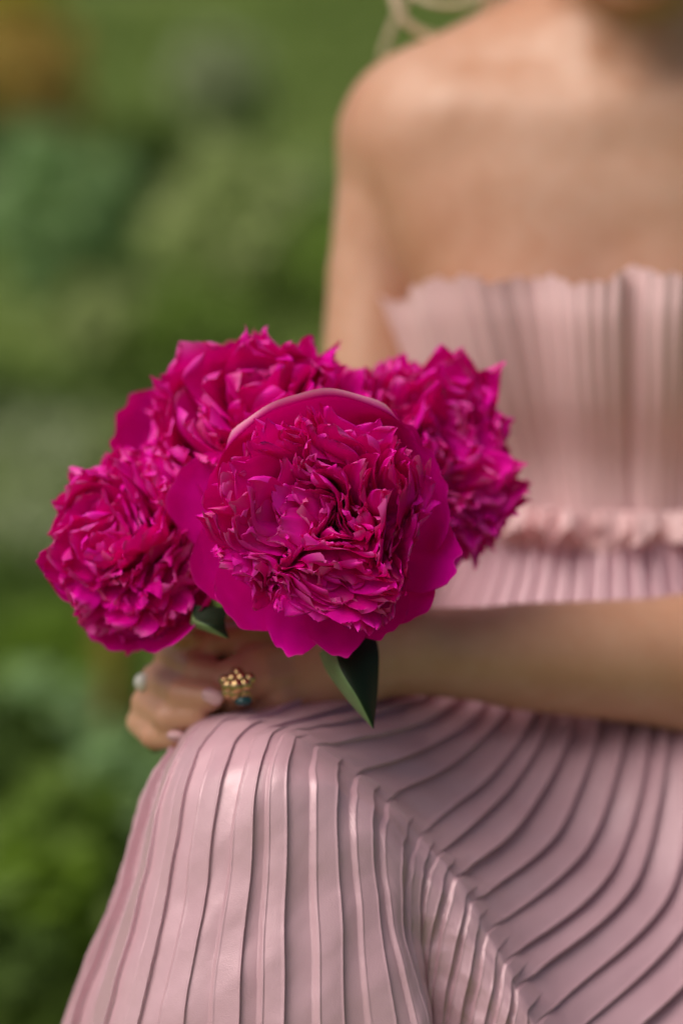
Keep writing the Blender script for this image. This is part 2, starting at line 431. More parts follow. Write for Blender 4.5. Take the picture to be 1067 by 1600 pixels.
class Field:
    def __init__(s, lo, hi, h):
        s.h = h; s.lo = np.asarray(lo, float)
        s.n = np.ceil((np.asarray(hi) - s.lo) / h).astype(int) + 1
        s.f = np.full(s.n, .06, np.float32)
    def box(s, lo, hi):
        a = np.clip(np.floor((lo - s.lo) / s.h).astype(int), 0, s.n); b = np.clip(np.ceil((hi - s.lo) / s.h).astype(int) + 1, 0, s.n)
        g = np.meshgrid(*[s.lo[i] + np.arange(a[i], b[i]) * s.h for i in range(3)], indexing='ij', sparse=True)
        return tuple(slice(a[i], b[i]) for i in range(3)), [x.astype(np.float32) for x in g]
    def smin(s, sl, d, k, sub=False):
        a = s.f[sl]
        if a.size == 0: return
        if sub:
            d = -d; h = np.clip(.5 - .5 * (a - d) / k, 0, 1); s.f[sl] = a * (1 - h) + d * h + k * h * (1 - h)   # smooth max
        else:
            h = np.clip(.5 + .5 * (a - d) / k, 0, 1); s.f[sl] = a * (1 - h) + d * h - k * h * (1 - h)
    def cone(s, a, ra, b, rb, k=.01):
        a = np.asarray(a, float); b = np.asarray(b, float); m = max(ra, rb) + .035
        sl, (x, y, z) = s.box(np.minimum(a, b) - m, np.maximum(a, b) + m)
        ab = b - a; L2 = ab @ ab + 1e-12
        t = np.clip(((x - a[0]) * ab[0] + (y - a[1]) * ab[1] + (z - a[2]) * ab[2]) / L2, 0, 1)
        d = np.sqrt((x - a[0] - ab[0] * t) ** 2 + (y - a[1] - ab[1] * t) ** 2 + (z - a[2] - ab[2] * t) ** 2) - (ra + (rb - ra) * t)
        s.smin(sl, d, k)
    def ell(s, c, r, k=.01, sub=False):
        c = np.asarray(c, float); r = np.asarray(r, float)
        sl, (x, y, z) = s.box(c - r - .035, c + r + .035)
        q = np.sqrt(((x - c[0]) / r[0]) ** 2 + ((y - c[1]) / r[1]) ** 2 + ((z - c[2]) / r[2]) ** 2)
        q2 = np.sqrt(((x - c[0]) / r[0] ** 2) ** 2 + ((y - c[1]) / r[1] ** 2) ** 2 + ((z - c[2]) / r[2] ** 2) ** 2)
        s.smin(sl, q * (q - 1) / (q2 + 1e-6), k, sub)
    def chain(s, pts, k):
        for (a, ra), (b, rb) in zip(pts[:-1], pts[1:]): s.cone(a, ra, b, rb, k)

PX, PY = 965, 1.62
person = empty('person', (at_y(1000, 1.6)[0], 1.62, 0),
               'woman in a dusty pink strapless pleated dress sitting with magenta peonies in her hands', 'person')
inv = Matrix.Translation(-person.location)
def to_person(o):
    o.parent = person; o.matrix_parent_inverse = Matrix.Translation(-Vector(person.location)); return o

B = Field((-.22, 1.10, .02), (.52, 1.92, 1.36), .0027)
# trunk
B.ell(P(945, 500, 1.62), (.128, .098, .20), .03)
B.ell(P(955, 295, 1.615), (.138, .083, .105), .04)
B.ell(P(960, 950, 1.64), (.112, .095, .18), .05)
B.ell(P(965, 1130, 1.66), (.165, .12, .12), .05)
for sx in (-1, 1):
    B.ell(P(935 + sx * 108, 515, 1.572), (.064, .054, .070), .022)
    B.cone(P(955 + sx * 30, 20, 1.65), .045, P(955 + sx * 280, 196, 1.62), .036, .045)       # trapezius
    B.cone(P(955 + sx * 38, 188, 1.540), .013, P(955 + sx * 240, 172, 1.552), .012, .026)    # collar bone
    B.cone(P(1000 + sx * 100, -60, 1.57), .012, P(960 + sx * 22, 160, 1.545), .010, .022)     # neck tendon
    B.ell(P(955 + sx * 190, 330, 1.572), (.062, .035, .055), .05)                             # pectoral
B.cone(P(890, 110, 1.60), .036, P(690, 182, 1.597), .036, .045); B.cone(P(1050, 110, 1.60), .036, P(1240, 182, 1.60), .036, .045)
B.cone(P(985, 120, 1.600), .052, P(1000, -90, 1.570), .049, .016)                              # neck
# her right arm (behind the bouquet)
sh = P(637, 226, 1.605); B.cone(P(760, 225, 1.62), .046, sh, .044, .04)
el = P(560, 850, 1.585); wr = P(395, 1035, 1.395)
B.cone(sh, .0445, P(592, 430, 1.605), .0335, .006); B.cone(P(592, 430, 1.605), .0335, el, .033, .003)
B.cone(el, .034, P(500, 920, 1.52), .036, .012); B.cone(P(500, 920, 1.52), .036, wr, .024, .012)
# her left arm (across the lap)
sh2 = P(1310, 215, 1.63); el2 = P(1305, 1030, 1.475); wr2 = P(610, 1016, 1.365)
B.cone(P(1150, 215, 1.63), .048, sh2, .046, .04); B.cone(sh2, .0455, P(1320, 430, 1.62), .038, .03)
B.cone(P(1320, 430, 1.62), .038, el2, .036, .02)
B.cone(el2, .037, P(1090, 1036, 1.435), .0365, .015); B.cone(P(1090, 1036, 1.435), .0365, wr2, .0235, .015)
B.cone(P(1180, 1016, 1.437), .024, P(820, 1006, 1.393), .010, .025); B.cone(P(1150, 1062, 1.455), .024, P(800, 1052, 1.40), .010, .025)
B.ell(P(640, 985, 1.362), (.012, .011, .010), .015)
# thighs, shins and feet under the skirt
for hip, knee, ank, toe in ((P(820, 1190, 1.66), P(420, 1290, 1.335), P(400, 2080, 1.33), P(385, 2150, 1.28)),
                            (P(1120, 1200, 1.66), P(1000, 1730, 1.40), P(760, 2100, 1.46), P(740, 2160, 1.36))):
    B.cone(hip, .085, knee, .052, .03); B.cone(knee, .050, ank, .034, .02)
    ank[2] = max(ank[2], .07); toe[2] = .035; B.cone(ank, .033, toe, .024, .015)

def hand(palm, fingers, k=.006):
    for a, ra, b, rb in palm: B.cone(a, ra, b, rb, .012)
    for pts in fingers: B.chain([(q, rr * .95) for q, rr in pts], .0016)
# her right hand: closed round the stems, knuckles to the left
fr = []
spec = [((372, 1003, 1.372), (268, 1022, 1.352), (308, 1046, 1.318), (362, 1062, 1.312), .0095),
        ((366, 1030, 1.376), (246, 1062, 1.352), (284, 1084, 1.314), (330, 1090, 1.305), .0098),
        ((362, 1062, 1.378), (230, 1098, 1.354), (262, 1120, 1.318), (308, 1118, 1.310), .0093),
        ((362, 1092, 1.378), (220, 1128, 1.358), (240, 1150, 1.328), (276, 1152, 1.318), .0083)]
for a, b, c, d, r in spec:
    fr.append([(P(*a), r * 1.12), (P(*b), r * 1.02), (P(*c), r * .95), (P(*d), r * .82)])
fr.append([(P(400, 1040, 1.385), .013), (P(360, 985, 1.36), .0115), (P(310, 975, 1.335), .0105), (P(285, 985, 1.325), .009)])
hand([(wr, .023, P(385, 1040, 1.383), .024), (P(388, 1012, 1.38), .016, P(366, 1005, 1.374), .012),
      (P(388, 1040, 1.384), .018, P(362, 1036, 1.378), .013), (P(388, 1070, 1.385), .017, P(360, 1070, 1.38), .012),
      (P(392, 1085, 1.385), .015, P(360, 1094, 1.38), .011)], fr)
# her left hand: laid over, fingers bending down onto the skirt
fl = [[(P(462, 1000, 1.345), .0115), (P(395, 997, 1.330), .0102), (P(330, 1004, 1.325), .0093), (P(290, 1012, 1.335), .008)],
      [(P(455, 1024, 1.338), .0118), (P(402, 1036, 1.318), .0104), (P(368, 1052, 1.314), .0098), (P(345, 1076, 1.322), .0083)],
      [(P(462, 1052, 1.336), .0112), (P(405, 1062, 1.314), .0100), (P(372, 1080, 1.312), .0092), (P(358, 1112, 1.325), .008)],
      [(P(480, 1076, 1.340), .0100), (P(430, 1092, 1.320), .0088), (P(408, 1112, 1.322), .0082), (P(400, 1140, 1.335), .0072)],
      [(P(560, 985, 1.355), .014), (P(500, 962, 1.335), .0125), (P(440, 955, 1.318), .0108), (P(398, 962, 1.312), .009)]]
hand([(wr2, .0225, P(545, 1020, 1.355), .0235), (P(548, 1005, 1.355), .021, P(468, 1003, 1.346), .013),
      (P(548, 1020, 1.355), .021, P(462, 1026, 1.340), .014), (P(548, 1034, 1.355), .020, P(466, 1052, 1.338), .0135),
      (P(552, 1044, 1.356), .018, P(484, 1074, 1.342), .012)], fl)
# head
hx = 992
def PH(x, y, d): return P(x, y - 22, d - .034)
B.ell(PH(hx + 8, -330, 1.60), (.073, .094, .098), .03)
B.ell(PH(hx, -160, 1.555), (.060, .066, .066), .03)
B.cone(PH(hx - 95, -150, 1.60), .018, PH(hx, -32, 1.525), .020, .025); B.cone(PH(hx + 95, -150, 1.60), .018, PH(hx, -32, 1.525), .020, .025)
B.cone(PH(hx, -285, 1.512), .008, PH(hx, -205, 1.490), .0105, .012)
for sx in (-1, 1):
    B.ell(PH(hx + sx * 18, -203, 1.500), (.008, .009, .007), .008)
    B.ell(PH(hx + sx * 75, -220, 1.545), (.026, .02, .022), .03)
    B.ell(PH(hx + sx * 72, -305, 1.508), (.020, .014, .010), .014, sub=True)
    B.cone(PH(hx + sx * 48, -312, 1.529), .0030, PH(hx + sx * 98, -316, 1.534), .0030, .005); B.cone(PH(hx + sx * 50, -288, 1.531), .0026, PH(hx + sx * 95, -288, 1.536), .0026, .005)
    B.ell(PH(hx + sx * 178, -265, 1.615), (.010, .018, .028), .008)
B.ell(PH(hx, -352, 1.535), (.050, .014, .010), .03)
V, Q = surface_nets(B.f, B.lo, B.h)
# two light smoothing passes
def smooth_mesh(V, Q, it=2, lam=.5):
    E = np.concatenate([Q[:, [0, 1]], Q[:, [1, 2]], Q[:, [2, 3]], Q[:, [3, 0]]])
    for _ in range(it):
        acc = np.zeros_like(V); c = np.zeros(len(V))
        for a in range(3):
            acc[:, a] = np.bincount(E[:, 0], V[E[:, 1], a], len(V)) + np.bincount(E[:, 1], V[E[:, 0], a], len(V))
        c = np.bincount(E[:, 0], minlength=len(V)) + np.bincount(E[:, 1], minlength=len(V))
        V = V * (1 - lam) + lam * acc / np.maximum(c, 1)[:, None]
    return V
V = smooth_mesh(V, Q, 2)
body = to_person(mesh_obj('body', V, Q, M_SKIN))
del B

def nail(c, n, up, w, l):
    n = np.array(n, float); n /= np.linalg.norm(n); up = np.array(up, float); up -= n * (up @ n); up /= np.linalg.norm(up)
    sd = np.cross(up, n)
    Vn = []
    for i in range(7):
        for j in range(7):
            a, b = -1 + i / 3, -1 + j / 3
            sc2 = math.sqrt(max(0, 1 - abs(b) ** 4 * .75))
            Vn.append(np.asarray(c) + sd * a * w * sc2 + up * b * l + n * (.0022 * (1 - a * a) - .0007 * b * b))
    o = mesh_obj('fingernail', np.array(Vn), grid_faces(7, 7), M_NAIL, body); return o
CB = -FW
nail(P(332, 1088, 1.2960), CB + UP * .25 - RT * .1, RT * .9 - UP * .45, .0040, .0058)
nail(P(274, 1150, 1.3100), CB - RT * .3, RT, .003, .0045)

# face details
for sx in (-1, 1):
    c = PH(hx + sx * 72, -302, 1.5275)
    v, f = uvsphere(c, .0120, 16, 12); eb = to_person(mesh_obj('eye', v, f, M_EYE))
    v, f = uvsphere(c + CB * .0072, .0053, 12, 8); mesh_obj('iris', v, f, M_IRIS, eb)
lipV, lipF = [], []
for dy, r in ((-142, .0040), (-124, .0048)):
    xs = np.linspace(-1, 1, 13)
    pts = [PH(hx + 48 * x, dy + (8 if dy < -130 else -10) * x * x, 1.490 + .016 * x * x) for x in xs]
    v, f = tube(pts, r * np.sqrt(np.maximum(.04, 1 - xs ** 2)), 8)
    off = sum(len(q) for q in lipV); lipV.append(v); lipF += [tuple(i + off for i in q) for q in f]
to_person(mesh_obj('lips', np.concatenate(lipV), lipF, M_LIP))

# hair: cap with combed grooves, bun, loose curls
HF = Field(PH(hx, -330, 1.60) - .2, PH(hx, -330, 1.60) + .25, .004)
HF.ell(PH(hx + 8, -378, 1.620), (.083, .094, .093), .02)
HF.ell(PH(hx + 8, -300, 1.69), (.070, .05, .07), .02)
HF.ell(PH(hx + 20, -400, 1.745), (.055, .05, .052), .012)
for sx in (-1, 1): HF.ell(PH(hx + sx * 150, -350, 1.60), (.028, .045, .055), .02)
V, Q = surface_nets(HF.f, HF.lo, HF.h)
cen = PH(hx + 8, -340, 1.64); a = np.arctan2(V[:, 0] - cen[0], V[:, 2] - cen[2])
V = smooth_mesh(V, Q, 3); dv = V - cen; dv /= np.linalg.norm(dv, axis=1)[:, None]
V = V + dv * (.0016 * np.sin(a * 46) + .001 * np.sin(a * 83 + V[:, 1] * 60))[:, None]
to_person(mesh_obj('hair', V, Q, M_HAIR))
def curl(ctrl, r, strands, spread, seed):
    rr = np.random.default_rng(seed); Vs, Fs = [], []
    c = np.array([P(*q) for q in ctrl]); t = np.linspace(0, 1, len(c)); tt = np.linspace(0, 1, 46)
    base = hermite(t, c, tt)
    for _ in range(strands):
        o = rr.normal(0, spread, 3); o2 = rr.normal(0, spread, 3)
        pts = base + o + (o2 - o) * tt[:, None] + .3 * spread * np.sin(tt[:, None] * rr.uniform(4, 9, 3) + rr.uniform(0, 6, 3))
        v, f = tube(pts, r * (1 - .6 * tt ** 3), 5, False)
        off = sum(len(q) for q in Vs); Vs.append(v); Fs += [tuple(i + off for i in q) for q in f]
    to_person(mesh_obj('hair_curl', np.concatenate(Vs), Fs, M_HAIR))
curl([(850, -300, 1.62), (800, -160, 1.61), (770, -20, 1.60), (745, 28, 1.60), (690, 58, 1.595), (640, 40, 1.59), (616, -5, 1.59), (618, -60, 1.60), (650, -110, 1.61)], .0006, 24, .0014, 1)
curl([(860, -260, 1.61), (800, -120, 1.60), (770, -40, 1.595), (735, 2, 1.59), (690, 8, 1.59), (650, -8, 1.595), (640, -50, 1.60)], .0006, 16, .0012, 2)
curl([(840, -250, 1.66), (720, -100, 1.68), (640, -10, 1.68), (606, 60, 1.68), (598, 95, 1.68)], .0005, 9, .0024, 3)

# ------------------------------------------------------------------ dress: bodice, frill, yoke
def loft(name, levels, nu, pleat, mat, nv=60, fold=None, top=None):
    """levels: (py at the front, depth of centre, px centre, half width, half depth); pleat(u, v) -> outward offset"""
    L = np.array(levels, float); vs = np.linspace(0, 1, nv)
    Lv = hermite(np.linspace(0, 1, len(L)), L, vs)
    th = np.linspace(0, 2 * np.pi, nu, endpoint=False)      # 0 = towards camera
    Vv = np.zeros((nv, nu, 3))
    for i, v in enumerate(vs):
        py, dc, cx, a, b = Lv[i]
        c = P(cx, py, dc)
        off = pleat(th, v)
        dz = top(th) * (1 - v) ** 3 if top is not None else 0
        n = np.stack([np.sin(th), -np.cos(th), 0 * th], -1)
        Vv[i] = c + np.stack([np.sin(th) * (a + off), -np.cos(th) * (b + off), np.zeros(nu) + dz], -1)
    Fq = grid_faces(nv, nu, True)
    return to_person(mesh_obj(name, Vv.reshape(-1, 3), Fq, mat))

def tri(x): return 2 * np.abs(2 * (x - np.floor(x + .5))) - 1
rb = np.random.default_rng(5); ph = rb.uniform(0, 6.28, 8)
def bod_pleat(th, v):
    fine = .0013 * tri(th * 92 / (2 * np.pi) + .35 * np.sin(th * 5) + .12 * np.sin(v * 5 + th * 9)) * (1 - .35 * v)
    big = (.0085 * np.sin(th * 8.5 + ph[0] + .9 * np.sin(th * 3) + 1.2 * v) + .003 * np.sin(th * 17 + ph[1] + 1.5 * v)) * (.95 - .75 * v)
    flare = .015 * (1 - v) ** 3
    return fine + big + flare
def bod_top(th):
    t = ((th + np.pi) % (2 * np.pi)) - np.pi
    step = .0045 * np.tanh(5 * np.sin(t * 6.5 + .4)) * np.exp(-(t / 1.6) ** 2)
    return .0018 * np.sin(th * 13) + .0016 * np.sin(th * 37) + .0012 * tri(th * 46 / np.pi) + step + .007 * np.exp(-((t + .38) / .42) ** 2) - .013 * sstep(.05, .6, t) - .014 * np.abs(np.sin(t)) ** 2
loft('bodice', [(432, 1.598, 940, .139, .116), (500, 1.598, 940, .137, .119), (600, 1.603, 945, .131, .111), (700, 1.615, 950, .119, .098), (790, 1.62, 955, .111, .096), (830, 1.622, 958, .110, .098)],
     1500, bod_pleat, M_BODICE, 70, top=bod_top)

# frill round the waist: short flared ruffle with a zigzag hem
def frill():
    nu, nv = 1600, 18; th = np.linspace(0, 2 * np.pi, nu, endpoint=False); Vv = np.zeros((nv, nu, 3))
    rf = np.random.default_rng(77); w1 = sum(rf.normal() * np.sin(th * f + rf.uniform(0, 6.28)) for f in range(14, 44)) / 4.6
    w2 = sum(rf.normal() * np.sin(th * f + rf.uniform(0, 6.28)) for f in range(40, 90)) / 6.5
    w3 = sum(rf.normal() * np.sin(th * f + rf.uniform(0, 6.28)) for f in range(12, 50)) / 5.2
    fine = tri(th * 92 / 6.283 + .3 * np.sin(th * 5))
    for i in range(nv):
        v = i / (nv - 1)
        out = .004 + .013 * v + v * (.0055 * w1 + .003 * w2) + .0014 * fine * (.4 + v)
        ang = th + v * (.022 * w3 + .012 * w2)
        drop = -.015 * v + .0055 * v * w3 + .0025 * v * w2 + .0014 * v * fine + .005 * np.sin(v * 3.1) * (1 + .4 * w1)
        c = P(957, 771, 1.62)
        Vv[i] = c + np.stack([np.sin(ang) * (.108 + out), -np.cos(ang) * (.097 + out), drop], -1)
    return to_person(mesh_obj('waist_frill', Vv.reshape(-1, 3), grid_faces(nv, nu, True), M_BODICE))
frill()

def pleat_profile(k, edge=.10, tilt=.35, lip=0.0):
    p = np.mod(k, 2.0)
    up = sstep(0, edge, p) * (1 - sstep(1.0, 1.0 + edge, p))
    tl = np.where(p < 1, (p - .5), -(p - 1.5)) * tilt
    ed = np.exp(-((p - edge - .035) / .038) ** 2) + np.exp(-((p - .96) / .038) ** 2)
    return up * 2 - 1 + tl + lip * ed
def yoke_pleat(th, v):
    q = th * 62 / (2 * np.pi) + .5 * v
    return .0026 * pleat_profile(q * 2, .3) * sstep(0, .15, v) + .004 * np.sin(th * 4)
loft('skirt_yoke', [(812, 1.622, 958, .110, .097), (880, 1.625, 960, .118, .112), (960, 1.635, 962, .140, .138), (1040, 1.65, 965, .165, .170), (1120, 1.66, 970, .185, .195)],
     1500, yoke_pleat, M_SKIRT, 40)

# ------------------------------------------------------------------ dress: pleated skirt over lap and knee
rows = ['Z', 'A', 'B', 'D', 'E', 'F', 'G']
S = {
 -22: [(800, 1150, 1.68), (760, 1200, 1.66), (640, 1260, 1.58), (460, 1300, 1.50), (400, 1340, 1.48), (340, 1430, 1.47), (300, 1600, 1.46)],
 -16: [(720, 1100, 1.62), (680, 1140, 1.58), (560, 1170, 1.50), (380, 1220, 1.43), (330, 1270, 1.41), (262, 1410, 1.40), (190, 1600, 1.41)],
 -12: [(680, 1060, 1.56), (640, 1095, 1.52), (500, 1120, 1.44), (320, 1175, 1.375), (262, 1245, 1.355), (204, 1405, 1.35), (125, 1600, 1.355)],
 -10: [(665, 1050, 1.54), (620, 1080, 1.48), (480, 1100, 1.40), (302, 1150, 1.340), (252, 1220, 1.322), (192, 1400, 1.315), (112, 1600, 1.315)],
  -8: [(660, 1045, 1.52), (610, 1074, 1.45), (470, 1088, 1.375), (303, 1132, 1.315), (260, 1205, 1.293), (205, 1400, 1.280), (140, 1600, 1.275)],
  -6: [(665, 1045, 1.51), (615, 1072, 1.43), (480, 1084, 1.355), (330, 1126, 1.292), (280, 1205, 1.265), (235, 1400, 1.250), (185, 1600, 1.240)],
  -4: [(675, 1045, 1.50), (630, 1076, 1.42), (505, 1090, 1.340), (368, 1132, 1.274), (322, 1210, 1.246), (290, 1400, 1.232), (255, 1600, 1.220)],
  -2: [(690, 1045, 1.50), (650, 1082, 1.42), (535, 1106, 1.330), (410, 1143, 1.262), (378, 1210, 1.234), (350, 1400, 1.222), (330, 1600, 1.210)],
   0: [(710, 1045, 1.50), (675, 1088, 1.42), (570, 1122, 1.325), (448, 1148, 1.258), (425, 1205, 1.230), (418, 1400, 1.218), (412, 1600, 1.206)],
   2: [(740, 1046, 1.50), (712, 1097, 1.42), (618, 1142, 1.326), (490, 1168, 1.260), (482, 1215, 1.234), (490, 1400, 1.220), (493, 1600, 1.208)],
   4: [(770, 1048, 1.50), (750, 1106, 1.42), (660, 1168, 1.332), (550, 1210, 1.263), (545, 1250, 1.240), (556, 1400, 1.226), (566, 1600, 1.214)],
   6: [(800, 1050, 1.50), (788, 1113, 1.42), (704, 1196, 1.340), (606, 1257, 1.266), (602, 1295, 1.247), (610, 1420, 1.234), (648, 1600, 1.222)],
   7: [(815, 1050, 1.50), (805, 1116, 1.42), (724, 1210, 1.343), (630, 1282, 1.267), (624, 1325, 1.250), (622, 1440, 1.237), (658, 1600, 1.226)],
   8: [(830, 1050, 1.50), (821, 1120, 1.42), (744, 1224, 1.346), (652, 1306, 1.268), (642, 1350, 1.254), (640, 1465, 1.244), (668, 1600, 1.236)],
  10: [(855, 1050, 1.50), (850, 1126, 1.422), (778, 1250, 1.350), (686, 1341, 1.268), (672, 1390, 1.257), (658, 1490, 1.256), (668, 1600, 1.256)],
  12: [(885, 1050, 1.50), (885, 1136, 1.424), (816, 1276, 1.354), (713, 1374, 1.267), (700, 1425, 1.258), (680, 1510, 1.256), (676, 1605, 1.258)],
  14: [(920, 1050, 1.50), (922, 1142, 1.426), (858, 1302, 1.358), (737, 1413, 1.265), (726, 1462, 1.257), (708, 1540, 1.255), (698, 1625, 1.256)],
  16: [(960, 1050, 1.50), (963, 1146, 1.428), (902, 1328, 1.360), (761, 1458, 1.263), (751, 1505, 1.256), (735, 1585, 1.254), (724, 1665, 1.254)],
  18: [(998, 1050, 1.50), (1001, 1147, 1.43), (944, 1352, 1.360), (787, 1504, 1.260), (778, 1550, 1.254), (764, 1630, 1.252), (754, 1710, 1.252)],
  20: [(1038, 1050, 1.50), (1040, 1148, 1.43), (988, 1378, 1.358), (812, 1556, 1.257), (804, 1600, 1.252), (792, 1680, 1.250), (784, 1770, 1.25)],
  24: [(1112, 1050, 1.51), (1112, 1148, 1.435), (1072, 1432, 1.352), (866, 1655, 1.250), (852, 1700, 1.252), (830, 1780, 1.258), (810, 1860, 1.262)],
  28: [(1185, 1052, 1.52), (1190, 1150, 1.445), (1158, 1490, 1.346), (926, 1755, 1.245), (915, 1800, 1.247), (900, 1870, 1.25), (885, 1940, 1.255)],
  34: [(1290, 1060, 1.56), (1310, 1160, 1.48), (1290, 1560, 1.350), (1060, 1880, 1.250), (1052, 1930, 1.252), (1045, 1990, 1.255), (1040, 2040, 1.26)],
  42: [(1370, 1080, 1.66), (1400, 1180, 1.58), (1410, 1640, 1.46), (1300, 1960, 1.36), (1300, 2000, 1.36), (1300, 2050, 1.36), (1300, 2090, 1.36)],
}
ks = np.array(sorted(S), float)
ctrl = []
for k in sorted(S):
    pts = dict(zip(rows, S[k]))
    w = [P(*pts[r]) for r in rows]
    lip = .009 * sstep(0, 7, k)
    Dp, Bp = np.array(pts['D'], float), np.array(pts['B'], float)
    Cp = Dp + (Bp - Dp) * (.20 if k >= 2 else .35); Cp[2] += lip
    if k < 2: Cp[1] -= 6 * (1 - sstep(-8, 2, k)) * 0
    Gw = w[6]; H = np.array([Gw[0] + .12 * (Gw[0] + .0), Gw[1] - .015, .012])
    ctrl.append([w[0], w[1], w[2], P(*Cp), w[3], w[4], w[5], w[6], H])
ctrl = np.array(ctrl)                                  # (nk, 9, 3)
KS = np.arange(-22, 42.001, 1 / 28.0)
rowsK = hermite(ks, ctrl, KS)                          # (nK, 9, 3)
seg = [6, 16, 14, 9, 9, 20, 20, 12]
vpar = np.concatenate([np.linspace(i, i + 1, s, endpoint=False) for i, s in enumerate(seg)] + [[8.0]])
# along v: chord-length Catmull-Rom per line
def along(line, k):
    ch = np.concatenate([[0], np.cumsum(np.linalg.norm(np.diff(line, axis=0), axis=1) ** .75 + 1e-5)])
    x = np.interp(vpar, np.arange(9), ch)
    smooth = hermite(ch, line, x)
    m = vpar <= 4
    hard = np.concatenate([hermite(ch[:5], line[:5], x[m]), hermite(ch[4:], line[4:], x[~m])])
    w = float(sstep(-1.5, 2.0, k)); return smooth * (1 - w) + hard * w
G3 = np.stack([along(l, k) for l, k in zip(rowsK, KS)], 1)   # (nv, nK, 3)
Tu = np.gradient(G3, axis=1); Tv = np.gradient(G3, axis=0)
Nn = np.cross(Tu, Tv); Nn /= np.linalg.norm(Nn, axis=2)[..., None] + 1e-12
mid = G3[40, len(KS) // 2]
if np.median(np.einsum('ijk,ijk->ij', Nn, CAM - G3)) < 0: Nn = -Nn
Tn = Tu / (np.linalg.norm(Tu, axis=2)[..., None] + 1e-12)
amp = np.interp(vpar, [0, 1, 2, 3, 4, 5, 6, 7, 8], [.004, .0064, .0050, .0015, .0005, .0010, .0011, .0011, .003])[:, None] * np.ones(len(KS))
lapf = np.interp(vpar, [0, 3.0, 4.0, 8], [1, 1, 0, 0])[:, None]
amp = amp * (1 - .5 * lapf * (1 - sstep(4, 12, KS))[None, :])
amp = amp * (1 + .35 * np.sin(KS * .83 + 1.0)[None, :] * np.cos(vpar[:, None] * .9)) * (1 + 2.8 * (1 - sstep(-11, -7, KS)))[None, :]
wav = (.20 * np.sin(KS * 1.31 + .5) + .15 * np.sin(KS * .57 + 2) + .08 * np.sin(KS * 2.3))[None, :] + .10 * np.sin(vpar[:, None] * 2.1 + KS[None, :] * .35) + .05 * np.sin(vpar[:, None] * 5.3 + KS[None, :] * .9)
tl = np.interp(vpar, [0, 3, 4, 5, 8], [.3, .3, .9, 1.3, 1.3])[:, None]
lp = np.interp(vpar, [0, 3, 4, 5, 8], [.0, .05, .1, .45, .45])[:, None]
kk = KS[None, :] + wav * .8
box = pleat_profile(kk, .05, tl, lp)
pm = np.mod(kk, 2.0); saw = np.where(pm < 1.88, pm / .94 - 1, 1 - (pm - 1.88) / .06) + .25 * np.exp(-((pm - 1.80) / .06) ** 2)
fr_ = sstep(3.2, 4.0, vpar)[:, None]
prof = box * fr_ + saw * (1 - fr_)
G4 = G3 + Nn * (amp * prof)[..., None] + Tn * (amp * .7 * prof)[..., None]
# soft creases in the satin
ru = np.sin(vpar[:, None] * 7 + KS[None, :] * 1.7) * np.sin(vpar[:, None] * 3.1 - KS[None, :] * .6)
cr = warp_sum = sum(a_ * np.sin(fv * vpar[:, None] + fk * KS[None, :] + ph_) for a_, fv, fk, ph_ in
    ((.5, 9, 2.1, .3), (.5, 13, -1.4, 1.9), (.4, 19, 3.3, 4.0), (.35, 27, -2.2, 2.2), (.3, 36, 4.1, 5.1), (.3, 23, 6.3, .9)))
G4 = G4 + Nn * (.0006 * ru + .00014 * cr)[..., None]
G4[..., 2] = np.maximum(G4[..., 2], .004)
to_person(mesh_obj('skirt', G4.reshape(-1, 3), grid_faces(len(vpar), len(KS)), M_SKIRT))

# ------------------------------------------------------------------ rings
def ring_band(name, c, ax, R, r, mat, parent):
    ax = np.asarray(ax, float); ax /= np.linalg.norm(ax); u = np.cross(ax, [0, 0, 1.0]); u /= np.linalg.norm(u); w = np.cross(ax, u)
    th = np.linspace(0, 2 * np.pi, 33)
    v, f = tube(np.asarray(c) + R * (np.cos(th)[:, None] * u + np.sin(th)[:, None] * w), r, 8, False)
    return mesh_obj(name, v - np.asarray(parent.location), f, mat, parent)
rc = P(380, 1074, 1.306)
gr = empty('gold_ring', rc, 'chunky gold cluster ring with a dark teal stone on a finger above the knee', 'ring')
ring_band('band', rc, P(405, 1062, 1.314) - P(372, 1080, 1.312), .0112, .0013, M_GOLD, gr)
top = P(370, 1072, 1.288)
bl = [(0, 0, 0, .0042), (-.0055, .0002, .001, .0034), (.0055, .001, .001, .0036), (-.0028, .0048, .0012, .0032), (.003, .005, .0012, .0033),
      (-.0078, .0035, .003, .0028), (.0085, .0045, .003, .003), (-.001, -.0048, .001, .0034), (.0045, -.0042, .0018, .0031), (-.0058, -.0042, .002, .003),
      (.0005, .0085, .003, .0028), (.0095, -.001, .0035, .0028), (-.0095, -.0008, .0035, .0027)]
bl = [(x, y, z, r * 1.5) for x, y, z, r in bl if abs(x) < .009]
bl = [(x * .8, y * .8, z * .8, r * .8) for x, y, z, r in bl]
for x, y, z, r in bl:
    v, f = uvsphere(top + RT * x + UP * y + FW * z, r, 12, 8); mesh_obj('bead', v - rc, f, M_GOLD, gr)
v, f = uvsphere(top + RT * .0035 - UP * .0078 + FW * .001, .0042, 12, 8, (1.2, 1, .7)); mesh_obj('stone', v - rc, f, M_TEAL, gr)
rc = P(238, 1072, 1.353)
pr = empty('pearl_ring', rc, 'small pale pearl ring on the outer knuckle of the hand gripping the stems', 'ring')
ring_band('band', rc, P(366, 1030, 1.376) - P(246, 1062, 1.352), .0108, .0011, M_SILVER, pr)
v, f = uvsphere(P(224, 1066, 1.345), .0052, 14, 10); mesh_obj('pearl', v - rc, f, M_PEARL, pr)

